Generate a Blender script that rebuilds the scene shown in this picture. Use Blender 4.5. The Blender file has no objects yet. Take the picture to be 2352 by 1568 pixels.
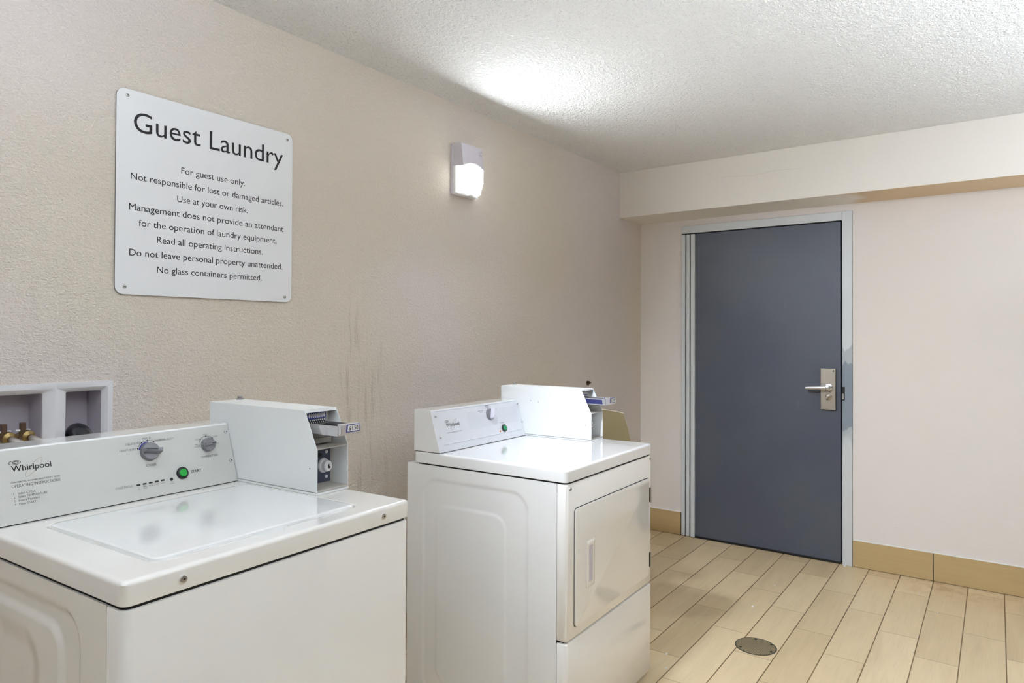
import bpy, bmesh, math, random
from mathutils import Vector, Matrix
random.seed(4)
PI = math.pi
S = bpy.context.scene
COL = S.collection

# ------------------------------------------------------------------ camera, world, exposure
def make_camera():
    yaw, pitch, roll = .6265, .0107, .0041
    cy, sy, cp, sp = math.cos(yaw), math.sin(yaw), math.cos(pitch), math.sin(pitch)
    f = Vector((cy*cp, sy*cp, sp)); r = Vector((sy, -cy, 0)); u = r.cross(f)
    c, s = math.cos(roll), math.sin(roll)
    R, U = c*r + s*u, -s*r + c*u
    cam = bpy.data.cameras.new('camera'); o = bpy.data.objects.new('camera', cam); COL.objects.link(o)
    cam.sensor_width = 36; cam.lens = 36*1574.46/2352
    cam.shift_x = .68/2352; cam.shift_y = -30.94/2352
    cam.clip_start = .02
    o.matrix_world = Matrix(((R.x, U.x, -f.x, 0), (R.y, U.y, -f.y, 0), (R.z, U.z, -f.z, 1.34), (0, 0, 0, 1)))
    S.camera = o
make_camera()
W = bpy.data.worlds.new('world'); S.world = W; W.use_nodes = True
W.node_tree.nodes['Background'].inputs[0].default_value = (.9, .92, 1, 1)
W.node_tree.nodes['Background'].inputs[1].default_value = .3
S.view_settings.view_transform = 'Standard'; S.view_settings.look = 'None'
S.view_settings.gamma = 1; S.view_settings.use_curve_mapping = False
S.view_settings.exposure = 1.14
S.cycles.use_denoising = True
S.cycles.max_bounces = 10; S.cycles.diffuse_bounces = 8
S.cycles.sample_clamp_indirect = 6
LIGHT_NEAR = 6.5      # ceiling fixture over the washer
LIGHT_FILL = 78.0       # unseen uplights added around the room to brighten the ceiling
LIGHT_SPOT = 76.0     # unseen spot head added to cast the dryer's floor shadow
LIGHT_WALL = 5.2       # wall pack lamp, watts

YW, XB, ZC = 2.0857, 4.428, 2.42      # left wall, back wall, ceiling
Y0, X0 = -2.4, -2.2                   # right wall, wall behind the camera

# ------------------------------------------------------------------ materials
def srgb(r, g, b):
    f = lambda c: (c/255/12.92) if c/255 <= .04045 else ((c/255+.055)/1.055)**2.4
    return (f(r), f(g), f(b), 1)
def lin(c): return c if len(c) == 4 else (*c, 1)
class NT:
    def __init__(s, name):
        s.m = bpy.data.materials.new(name); s.m.use_nodes = True
        s.t = s.m.node_tree; s.b = s.t.nodes['Principled BSDF']; s.L = s.t.links
        s.o = s.t.nodes['Material Output']
    def n(s, typ, **kw):
        x = s.t.nodes.new(typ)
        for k, v in kw.items(): setattr(x, k, v)
        return x
    def ln(s, a, b): s.L.new(a, b)
    def val(s, x, v):
        if hasattr(v, 'links'): s.ln(v, x)
        else: x.default_value = v
    def math(s, op, a, b=0.0, clamp=False):
        x = s.n('ShaderNodeMath', operation=op); x.use_clamp = clamp
        s.val(x.inputs[0], a); s.val(x.inputs[1], b); return x.outputs[0]
    def coord(s, scale=(1, 1, 1)):
        t = s.n('ShaderNodeTexCoord'); m = s.n('ShaderNodeMapping')
        m.inputs['Scale'].default_value = scale; s.ln(t.outputs['Object'], m.inputs[0]); return m.outputs[0]
    def xyz(s):
        t = s.n('ShaderNodeTexCoord'); q = s.n('ShaderNodeSeparateXYZ'); s.ln(t.outputs['Object'], q.inputs[0]); return q.outputs
    def noise(s, vec, scale, detail=2.0, rough=.5):
        x = s.n('ShaderNodeTexNoise'); s.ln(vec, x.inputs['Vector'])
        x.inputs['Scale'].default_value = scale; x.inputs['Detail'].default_value = detail; x.inputs['Roughness'].default_value = rough
        return x.outputs['Fac']
    def mix(s, fac, a, b, mode='MIX'):
        x = s.n('ShaderNodeMix', data_type='RGBA', blend_type=mode)
        s.val(x.inputs[0], fac); s.val(x.inputs[6], a); s.val(x.inputs[7], b); return x.outputs[2]
    def ramp(s, v, a, b):
        x = s.n('ShaderNodeMapRange'); x.interpolation_type = 'SMOOTHSTEP'
        s.val(x.inputs[0], v); x.inputs[1].default_value = a; x.inputs[2].default_value = b; return x.outputs[0]
    def bump(s, h, strength=.3, dist=.01, prev=None):
        x = s.n('ShaderNodeBump'); x.inputs['Strength'].default_value = strength; x.inputs['Distance'].default_value = dist
        s.ln(h, x.inputs['Height'])
        if prev is not None: s.ln(prev, x.inputs['Normal'])
        s.ln(x.outputs[0], s.b.inputs['Normal']); return x.outputs[0]
def mat(name, col, rough=.5, metal=0.0, var=.04, vscale=9, bump=None, coat=0, spec=.5):
    k = NT(name); v = k.coord(); f = k.noise(v, vscale, 3)
    c = lin(col); d = tuple(min(1, x*(1-var)) for x in c[:3]) + (1,); e = tuple(min(1, x*(1+var)) for x in c[:3]) + (1,)
    k.ln(k.mix(f, d, e), k.b.inputs['Base Color'])
    k.b.inputs['Roughness'].default_value = rough; k.b.inputs['Metallic'].default_value = metal
    k.b.inputs['Coat Weight'].default_value = coat; k.b.inputs['Coat Roughness'].default_value = .05
    k.b.inputs['Specular IOR Level'].default_value = spec
    if bump: k.bump(k.noise(v, bump[0], 2), bump[1], bump[2])
    return k.m
def emit(name, col, strength, body=(.9, .9, .9)):
    k = NT(name); v = k.coord(); f = k.noise(v, 30, 1)
    k.ln(k.mix(f, lin(col), tuple(x*.97 for x in col[:3])+(1,)), k.b.inputs['Emission Color'])
    k.b.inputs['Emission Strength'].default_value = strength
    k.b.inputs['Base Color'].default_value = lin(body); k.b.inputs['Roughness'].default_value = .3
    return k.m

def wall_material(name, base, alt, bump_s, streak=False):
    k = NT(name); v = k.coord()
    c = k.mix(k.ramp(k.noise(v, .9, 2), .38, .62), base, alt)
    t = k.noise(k.coord((1, 1, 1.5)), 190, 3, .6); t2 = k.noise(k.coord((1, 1, 1.4)), 80, 2, .5)
    h = k.math('ADD', k.ramp(t, .42, .62), k.math('MULTIPLY', k.ramp(t2, .45, .65), .8))
    if streak:       # old drips and lint stuck into the paint between the two machines
        x = k.xyz()
        win = k.math('MULTIPLY', k.ramp(x[0], 1.70, 1.79), k.math('SUBTRACT', 1.0, k.ramp(x[0], 1.92, 2.06)))
        win = k.math('MULTIPLY', win, k.math('MULTIPLY', k.math('SUBTRACT', 1.0, k.ramp(x[2], 1.25, 1.62)), k.ramp(x[2], .55, .8)))
        sv = k.coord((42, 1, 3.2)); sn = k.noise(sv, 1.0, 4, .62)
        dirt = k.math('MULTIPLY', win, k.ramp(sn, .52, .72))
        c = k.mix(k.math('MULTIPLY', dirt, .34), c, srgb(140, 118, 90))
        pale = k.math('MULTIPLY', win, k.ramp(k.noise(k.coord((60, 1, 9)), 1.0, 3), .6, .75))
        c = k.mix(k.math('MULTIPLY', pale, .3), c, srgb(215, 208, 200))
        h = k.math('ADD', h, k.math('MULTIPLY', k.math('MULTIPLY', win, k.noise(k.coord((90, 1, 40)), 1.0, 3)), 2.6))
    c = k.mix(k.math('MULTIPLY', k.ramp(k.noise(v, 14, 4, .7), .68, .8), .10), c, srgb(110, 95, 75))
    k.ln(c, k.b.inputs['Base Color'])
    k.b.inputs['Roughness'].default_value = .62
    k.bump(h, bump_s, .004)
    return k.m
M = {}
M['wall_left'] = wall_material('wall_paint_taupe', srgb(227, 217, 202), srgb(229, 219, 214), .58, True)
M['wall_back'] = wall_material('wall_paint_cream', srgb(227, 221, 217), srgb(229, 222, 215), .10)

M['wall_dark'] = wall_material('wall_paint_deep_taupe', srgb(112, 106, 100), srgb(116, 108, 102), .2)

def soffit_material():
    k = NT('soffit_paint'); v = k.coord(); x = k.xyz()
    c = k.mix(k.noise(v, 1.4, 2), srgb(226, 220, 210), srgb(228, 222, 214))
    # the right half of the underside was never painted over
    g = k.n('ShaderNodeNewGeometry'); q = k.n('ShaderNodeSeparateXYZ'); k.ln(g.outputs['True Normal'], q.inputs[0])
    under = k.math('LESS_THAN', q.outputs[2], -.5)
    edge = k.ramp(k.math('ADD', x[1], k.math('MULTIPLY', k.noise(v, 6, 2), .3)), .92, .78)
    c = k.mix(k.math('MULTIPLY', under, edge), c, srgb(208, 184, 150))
    # hairline crack on the face
    cr = k.math('ABSOLUTE', k.math('SUBTRACT', k.math('ADD', x[2], k.math('MULTIPLY', k.noise(v, 3, 3), .06)), 2.33))
    ln_ = k.math('MULTIPLY', k.math('LESS_THAN', cr, .0012), k.math('MULTIPLY', k.math('GREATER_THAN', x[1], .95), k.math('LESS_THAN', x[1], 1.4)))
    c = k.mix(k.math('MULTIPLY', ln_, .2), c, srgb(140, 110, 95))
    k.ln(c, k.b.inputs['Base Color']); k.b.inputs['Roughness'].default_value = .6
    k.bump(k.noise(v, 90, 2), .08, .004)
    return k.m
M['soffit'] = soffit_material()

def ceiling_material():
    k = NT('popcorn_ceiling'); v = k.coord()
    vo = k.n('ShaderNodeTexVoronoi'); vo.inputs['Scale'].default_value = 62; k.ln(v, vo.inputs['Vector'])
    n1 = k.noise(v, 75, 4, .65); n2 = k.noise(v, 150, 2)
    h = k.math('ADD', k.math('MULTIPLY', k.ramp(n1, .35, .65), 1.0), k.math('MULTIPLY', k.math('SUBTRACT', 1.0, vo.outputs['Distance']), .7))
    h = k.math('ADD', h, k.math('MULTIPLY', n2, .4))
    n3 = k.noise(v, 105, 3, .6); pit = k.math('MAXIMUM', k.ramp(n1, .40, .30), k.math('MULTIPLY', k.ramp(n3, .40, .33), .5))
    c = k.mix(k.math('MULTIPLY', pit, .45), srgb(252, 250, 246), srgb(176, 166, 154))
    k.ln(c, k.b.inputs['Base Color']); k.b.inputs['Roughness'].default_value = .85
    k.bump(h, .75, .0115)
    return k.m
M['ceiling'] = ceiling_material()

def tile_material(name, axis='x', floor=True):
    """Wood-look porcelain planks laid in a one-third running bond, .595 x .158."""
    k = NT(name); x = k.xyz(); v = k.coord()
    a, b = (x[0], x[1]) if floor else (x[1], x[2])
    if floor:
        bb = k.math('SUBTRACT', b, k.math('MULTIPLY', k.math('SUBTRACT', a, 3.2), .010))
        P, Lx = .158, .595
        rowf = k.math('DIVIDE', k.math('SUBTRACT', bb, .006), P); row = k.math('FLOOR', rowf)
        fr = k.math('SUBTRACT', rowf, row)
        xs = k.math('DIVIDE', k.math('SUBTRACT', k.math('SUBTRACT', a, k.math('MULTIPLY', row, .198)), 1.950), Lx)
        colm = k.math('FLOOR', xs); fc = k.math('SUBTRACT', xs, colm)
        dr = k.math('MULTIPLY', k.math('MINIMUM', fr, k.math('SUBTRACT', 1.0, fr)), P)
        dc = k.math('MULTIPLY', k.math('MINIMUM', fc, k.math('SUBTRACT', 1.0, fc)), Lx)
        seam = k.math('MAXIMUM', k.math('SUBTRACT', 1.0, k.ramp(dr, .0012, .0030)), k.math('MULTIPLY', k.math('SUBTRACT', 1.0, k.ramp(dc, .0008, .0022)), .75))
        cv = k.n('ShaderNodeCombineXYZ'); k.ln(row, cv.inputs[0]); k.ln(colm, cv.inputs[1])
        wn = k.n('ShaderNodeTexWhiteNoise'); k.ln(cv.outputs[0], wn.inputs['Vector'])
        tone = wn.outputs['Value']
        off = k.n('ShaderNodeVectorMath', operation='MULTIPLY_ADD'); k.ln(wn.outputs['Color'], off.inputs[0])
        off.inputs[1].default_value = (7, 7, 7); k.ln(k.coord((2.2, 16, 1)), off.inputs[2]); gv = off.outputs[0]
        blot = k.noise(off.outputs[0], .55, 3)
    else:
        seam = k.math('MULTIPLY', 0.0, 1.0); tone = k.noise(v, .7, 1); gv = k.coord((1, 2.0, 26)); blot = k.noise(v, 3, 3)
    g = k.noise(gv, 1.6, 5, .62); fine = k.noise(k.coord((6, 160, 1) if floor else (1, 5, 170)), 1.0, 3)
    lo, hi = (srgb(190, 168, 130), srgb(226, 206, 170)) if floor else (srgb(178, 152, 104), srgb(198, 174, 130))
    c = k.mix(k.math('ADD', k.math('MULTIPLY', tone, .45), k.math('MULTIPLY', g, .6)), lo, hi)
    c = k.mix(k.math('MULTIPLY', k.ramp(fine, .5, .75), .16), c, srgb(164, 138, 98))
    c = k.mix(k.math('MULTIPLY', k.ramp(blot, .55, .75), .22), c, srgb(160, 138, 106))
    if floor:    # orange-brown grime washed against the back skirting
        gr = k.math('MULTIPLY', k.ramp(a, 4.05, 4.42), k.math('MULTIPLY', k.ramp(b, .65, .25), k.ramp(k.noise(v, 9, 4, .65), .46, .66)))
        c = k.mix(k.math('MULTIPLY', gr, .55), c, srgb(150, 98, 40))
        c = k.mix(seam, c, k.mix(k.noise(v, 2.4, 2), srgb(136, 108, 68), srgb(88, 66, 40)))
    k.ln(c, k.b.inputs['Base Color']); k.b.inputs['Roughness'].default_value = .42
    k.bump(k.math('ADD', k.math('MULTIPLY', seam, -1.0), k.math('MULTIPLY', fine, .1)), .35, .003)
    return k.m
M['floor'] = tile_material('wood_look_floor_tile')
M['base'] = tile_material('wood_look_base_tile', floor=False)

M['enamel'] = mat('white_enamel', srgb(234, 235, 235), .12, var=.012, vscale=3, spec=.5, coat=.8)
M['enamel_old'] = mat('white_enamel_aged', srgb(232, 230, 226), .14, var=.015, vscale=3, spec=.5, coat=.7)
M['panel_grey'] = mat('console_grey_overlay', srgb(194, 194, 189), .38, var=.02)
M['box_white'] = mat('powder_coat_white', srgb(230, 232, 232), .32, var=.015, bump=(220, .05, .001))
M['box_inner'] = mat('inside_sheet_grey', srgb(176, 172, 165), .5, var=.06)
M['box_dark'] = mat('dark_blue_grey_plate', srgb(84, 90, 106), .4, .5, var=.1)
M['black'] = mat('black_plastic', (.006, .006, .007, 1), .35, var=.1)
M['gap'] = mat('dark_gap', (.01, .009, .008, 1), .8, var=.1)
M['ink'] = mat('black_ink', (.010, .009, .012, 1), .6, var=.1)
M['ink_grey'] = mat('grey_ink', srgb(92, 92, 96), .6, var=.05)
M['ink_blue'] = mat('blue_ink', srgb(52, 54, 140), .5, var=.08)
M['ink_gold'] = mat('tan_ink', srgb(150, 138, 112), .5, var=.05)
M['line_grey'] = mat('pale_grey_ink', srgb(190, 192, 196), .5, var=.03)
M['knob'] = mat('grey_satin_knob', srgb(128, 127, 132), .34, .35, var=.04)
M['knob_white'] = mat('pale_grip', srgb(216, 214, 226), .35, var=.02)
M['green'] = mat('green_button', (.0, .36, .035, 1), .25, var=.05)
M['green2'] = mat('emerald_button', (.005, .33, .11, 1), .25, var=.05)
M['dkgreen'] = mat('dark_green_bezel', (.003, .016, .014, 1), .3, var=.05)
M['orange'] = mat('orange_lens', srgb(196, 92, 30), .3, var=.1)
M['chrome'] = mat('polished_steel', srgb(218, 218, 222), .24, .8, var=.04)
M['steel'] = mat('brushed_steel', srgb(178, 176, 172), .34, 1.0, var=.05)
M['nickel'] = mat('satin_nickel', srgb(182, 174, 162), .36, .9, var=.05, bump=(300, .05, .001))
M['brass'] = mat('dull_brass', srgb(150, 128, 84), .38, .9, var=.15)
M['handle_brown'] = mat('brown_valve_handle', srgb(96, 74, 60), .4, .3, var=.2)
M['braid'] = mat('braided_steel', srgb(210, 205, 198), .35, .8, var=.2, vscale=150)
M['hose'] = mat('black_rubber_hose', srgb(40, 40, 46), .22, var=.1)
M['blue'] = mat('blue_label', srgb(30, 34, 128), .35, var=.06)
M['blue_mottled'] = mat('blue_patch_mottled', srgb(46, 50, 104), .35, var=.8, vscale=60)
M['white'] = mat('white_paint', srgb(232, 232, 232), .45, var=.02)
M['pvc'] = mat('white_pvc', srgb(226, 226, 230), .35, var=.02)
M['pvc_back'] = mat('moulded_pocket', srgb(190, 184, 194), .5, var=.06)
M['sign'] = mat('sign_sheet', srgb(230, 231, 233), .38, var=.012, vscale=2)
M['sign_edge'] = mat('sign_edge', srgb(120, 116, 112), .5, var=.05)
M['bin'] = mat('taupe_plastic', srgb(214, 205, 182), .45, var=.03)
M['flap'] = mat('olive_brown_flap', srgb(128, 114, 82), .5, var=.04)
M['frame'] = mat('pale_grey_door_paint', srgb(206, 211, 214), .38, var=.03, vscale=5)
M['door_gap'] = M['gap']

def door_paint():
    k = NT('slate_blue_door_paint'); v = k.coord()
    c = k.mix(k.ramp(k.noise(v, 2.2, 3), .35, .65), srgb(78, 82, 97), srgb(83, 88, 99))
    c = k.mix(k.math('MULTIPLY', k.ramp(k.noise(v, 22, 4, .7), .66, .78), .25), c, srgb(104, 110, 122))
    c = k.mix(k.math('MULTIPLY', k.ramp(k.noise(k.coord((1, 30, 8)), 1.0, 3), .7, .78), .15), c, srgb(120, 124, 134))
    k.ln(c, k.b.inputs['Base Color']); k.b.inputs['Roughness'].default_value = .42
    k.bump(k.noise(v, 140, 2), .12, .002)
    return k.m
M['door'] = door_paint()
def jamb_paint():
    k = NT('jamb_paint_with_worn_patches'); v = k.coord(); x = k.xyz()
    c = k.mix(k.noise(v, 5, 2), srgb(204, 209, 213), srgb(210, 214, 215))
    zz = k.math('ADD', x[2], k.math('MULTIPLY', k.math('SUBTRACT', k.noise(k.coord((1, 26, 9)), 1.0, 2), .5), .22))
    right = k.math('LESS_THAN', x[1], .80)
    p1 = k.math('MULTIPLY', k.ramp(zz, .80, .815), k.math('SUBTRACT', 1.0, k.ramp(zz, 1.20, 1.215)))
    p2 = k.math('MULTIPLY', k.ramp(zz, .69, .78), k.math('SUBTRACT', 1.0, k.ramp(zz, 1.255, 1.275)))
    c = k.mix(k.math('MULTIPLY', k.math('MULTIPLY', p2, right), .55), c, srgb(140, 152, 160))
    c = k.mix(k.math('MULTIPLY', k.math('MULTIPLY', p1, right), .8), c, srgb(122, 134, 148))
    k.ln(c, k.b.inputs['Base Color']); k.b.inputs['Roughness'].default_value = .38
    return k.m
M['jamb'] = jamb_paint()
def drain_metal():
    k = NT('drain_grate_metal'); v = k.coord()
    w = k.n('ShaderNodeTexWave', wave_type='BANDS', bands_direction='X'); w.inputs['Scale'].default_value = 42; w.inputs['Distortion'].default_value = 2.5
    w.inputs['Detail'].default_value = 2; k.ln(v, w.inputs['Vector'])
    w2 = k.n('ShaderNodeTexWave', wave_type='BANDS', bands_direction='Y'); w2.inputs['Scale'].default_value = 42; k.ln(v, w2.inputs['Vector'])
    h = k.math('MULTIPLY', w.outputs['Fac'], w2.outputs['Fac'])
    c = k.mix(k.ramp(h, .1, .6), srgb(126, 114, 86), srgb(160, 146, 116))
    c = k.mix(k.ramp(k.noise(v, 18, 3), .5, .7), c, srgb(138, 128, 98))
    k.ln(c, k.b.inputs['Base Color']); k.b.inputs['Roughness'].default_value = .55; k.b.inputs['Metallic'].default_value = .35
    k.bump(h, .5, .003); return k.m
M['drain'] = drain_metal()
M['lens'] = emit('lit_prismatic_lens', (1.0, .985, .95), .46)
M['diffuser_near'] = emit('lit_diffuser_near', (.78, .878, 1.0), LIGHT_NEAR)
M['diffuser_fill'] = emit('lit_diffuser_fill', (.78, .878, 1.0), LIGHT_FILL)
M['lens_side'] = emit('dimly_lit_lens_side', (.97, .98, 1.0), 2.2)
M['cap'] = mat('grey_lamp_housing', srgb(206, 201, 209), .5, var=.03)

# ------------------------------------------------------------------ mesh helpers
class MB:
    def __init__(s): s.v = []; s.f = []; s.mi = []; s.sm = []
    def add(s, vs, fs, mi=0, smooth=True):
        o = len(s.v); s.v += [tuple(p) for p in vs]
        for f in fs: s.f.append([i+o for i in f]); s.mi.append(mi); s.sm.append(smooth)
        return s
    def box(s, x0, x1, y0, y1, z0, z1, mi=0):
        vs = [(x, y, z) for z in (z0, z1) for y in (y0, y1) for x in (x0, x1)]
        return s.add(vs, [(0, 2, 3, 1), (4, 5, 7, 6), (0, 1, 5, 4), (2, 6, 7, 3), (0, 4, 6, 2), (1, 3, 7, 5)], mi)
    def prism(s, pts, vec, mi=0):
        n = len(pts); P = [Vector(p) for p in pts]; Q = [p+Vector(vec) for p in P]
        return s.add(P+Q, [list(range(n))[::-1], [i+n for i in range(n)]] + [(i, (i+1) % n, (i+1) % n+n, i+n) for i in range(n)], mi)
    def loft(s, loops, cap0=True, cap1=True, mi=0, closed=True):
        n = len(loops[0]); vs = [p for l in loops for p in l]; fs = []
        for k in range(len(loops)-1):
            for i in range(n if closed else n-1):
                j = (i+1) % n; fs.append((k*n+i, k*n+j, (k+1)*n+j, (k+1)*n+i))
        if cap0: fs.append(list(range(n))[::-1])
        if cap1: fs.append([(len(loops)-1)*n+i for i in range(n)])
        return s.add(vs, fs, mi)
    def lathe(s, p, axis, prof, n=32, mi=0, sc=(1, 1)):
        """prof: (radius, height) along axis from p"""
        a = Vector(axis).normalized(); t = Vector((0, 0, 1)) if abs(a.z) < .9 else Vector((1, 0, 0))
        e = t.cross(a).normalized(); g = a.cross(e); p = Vector(p)
        loops = [[p + a*h + (e*math.cos(2*PI*i/n)*sc[0] + g*math.sin(2*PI*i/n)*sc[1])*r for i in range(n)] for r, h in prof]
        return s.loft(loops, True, True, mi)
    def tube(s, pts, r, n=14, mi=0):
        P = [Vector(p) for p in pts]; loops = []
        up = None
        for i, p in enumerate(P):
            d = (P[min(i+1, len(P)-1)] - P[max(i-1, 0)]).normalized()
            if up is None: up = Vector((0, 0, 1)) if abs(d.z) < .9 else Vector((1, 0, 0))
            e = d.cross(up).normalized(); up = e.cross(d)
            rr_ = r[i] if isinstance(r, (list, tuple)) else r
            loops.append([p + (e*math.cos(2*PI*k/n) + up*math.sin(2*PI*k/n))*rr_ for k in range(n)])
        return s.loft(loops, True, True, mi)
    def text(s, string, O, ex, ey, width=None, cap=.01, mi=0, bold=0, align='L', lift=.0004):
        vs, fs, x0, x1 = glyphs(string, bold); w = x1-x0
        sy_ = cap/CAPH; sx_ = (width/w) if width else sy_
        ex, ey, O = Vector(ex).normalized(), Vector(ey).normalized(), Vector(O)
        nrm = ex.cross(ey); sh = {'L': 0, 'C': -w/2, 'R': -w}[align]
        return s.add([O + ex*((x-x0+sh)*sx_) + ey*(y*sy_) + nrm*lift for x, y in vs], fs, mi, False)
    def ring(s, c, ex, ey, a, b, t, ang=0, a0=0, a1=2*PI, n=64, mi=0, lift=.0004):
        """flat elliptical ring (or arc) of line width t"""
        ex, ey, c = Vector(ex).normalized(), Vector(ey).normalized(), Vector(c); nr = ex.cross(ey)
        ca, sa = math.cos(ang), math.sin(ang); full = abs(a1-a0-2*PI) < 1e-6; vs = []
        m = n if full else n+1
        for i in range(m):
            q = a0+(a1-a0)*i/n
            for d in (-t/2, t/2):
                x, y = (a+d)*math.cos(q), (b+d)*math.sin(q); vs.append(c + ex*(x*ca-y*sa) + ey*(x*sa+y*ca) + nr*lift)
        fs = []
        for i in range(n):
            j = (i+1) % m; fs.append((2*i, 2*i+1, 2*j+1, 2*j))
        return s.add(vs, fs, mi, False)
    def disc(s, c, ex, ey, a, b=None, n=24, mi=0, lift=.0004, h=.0004):
        ex, ey, c = Vector(ex).normalized(), Vector(ey).normalized(), Vector(c); nr = ex.cross(ey); b = b or a
        lo = [c + ex*(a*math.cos(2*PI*i/n)) + ey*(b*math.sin(2*PI*i/n)) + nr*lift for i in range(n)]
        return s.loft([lo, [p+nr*h for p in lo]], True, True, mi)
    def build(s, name, mats, parent=None, bevel=None, seg=2, ang=35, kind=None):
        me = bpy.data.meshes.new(name); me.from_pydata([tuple(p) for p in s.v], [], s.f)
        for m in (mats if isinstance(mats, (list, tuple)) else [mats]): me.materials.append(m)
        me.polygons.foreach_set('material_index', s.mi); me.polygons.foreach_set('use_smooth', s.sm)
        bm = bmesh.new(); bm.from_mesh(me); bmesh.ops.recalc_face_normals(bm, faces=[f for f in bm.faces if f.smooth]); bm.to_mesh(me); bm.free()
        me.set_sharp_from_angle(angle=math.radians(ang)); me.update()
        o = bpy.data.objects.new(name, me); COL.objects.link(o)
        if parent is not None: o.parent = parent
        if bevel:
            b = o.modifiers.new('bevel', 'BEVEL'); b.width = bevel; b.segments = seg; b.limit_method = 'ANGLE'
            b.angle_limit = math.radians(40); b.harden_normals = True
        if kind: o['kind'] = kind
        return o
_g = {}
def glyphs(string, bold=0):
    key = (string, bold)
    if key not in _g:
        cu = bpy.data.curves.new('t', 'FONT'); cu.body = string; cu.size = 1; cu.offset = bold; cu.resolution_u = 4; cu.fill_mode = 'FRONT'
        o = bpy.data.objects.new('t', cu); COL.objects.link(o)
        dg = bpy.context.evaluated_depsgraph_get(); dg.update()
        me = bpy.data.meshes.new_from_object(o.evaluated_get(dg))
        vs = [(v.co.x, v.co.y) for v in me.vertices]; fs = [list(p.vertices) for p in me.polygons]
        bpy.data.objects.remove(o); bpy.data.meshes.remove(me); bpy.data.curves.remove(cu)
        _g[key] = (vs, fs, min(v[0] for v in vs), max(v[0] for v in vs))
    return _g[key]
CAPH = max(v[1] for v in glyphs('H')[0])

def thing(name, label, cat, loc=(0, 0, 0), rz=0, group=None):
    o = bpy.data.objects.new(name, None); COL.objects.link(o); o.location = loc; o.rotation_euler = (0, 0, rz)
    o.empty_display_size = .1
    return tag(o, label, cat, group)
def tag(o, label, cat, group=None):
    o['label'] = label; o['category'] = cat
    if group: o['group'] = group
    return o
def rr(x0, x1, y0, y1, r, nc=6, ne=1):
    """rounded rectangle (2D) with ne segments per straight edge"""
    out = []; cs = [(x1-r, y0+r, -PI/2), (x1-r, y1-r, 0), (x0+r, y1-r, PI/2), (x0+r, y0+r, PI)]
    for k, (cx, cy, a) in enumerate(cs):
        arc = [(cx+r*math.cos(a+PI/2*i/nc), cy+r*math.sin(a+PI/2*i/nc)) for i in range(nc+1)]
        out += arc
        nx = cs[(k+1) % 4]; b = (nx[0]+r*math.cos(nx[2]), nx[1]+r*math.sin(nx[2])); e = arc[-1]
        for i in range(1, ne): out.append((e[0]+(b[0]-e[0])*i/ne, e[1]+(b[1]-e[1])*i/ne))
    return out
def screw(mb, p, n, r=.0045, mi=0, dark=1):
    mb.lathe(p, n, [(r, 0), (r, .001), (r*.8, .0026), (r*.35, .0032)], 16, mi)

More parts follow.
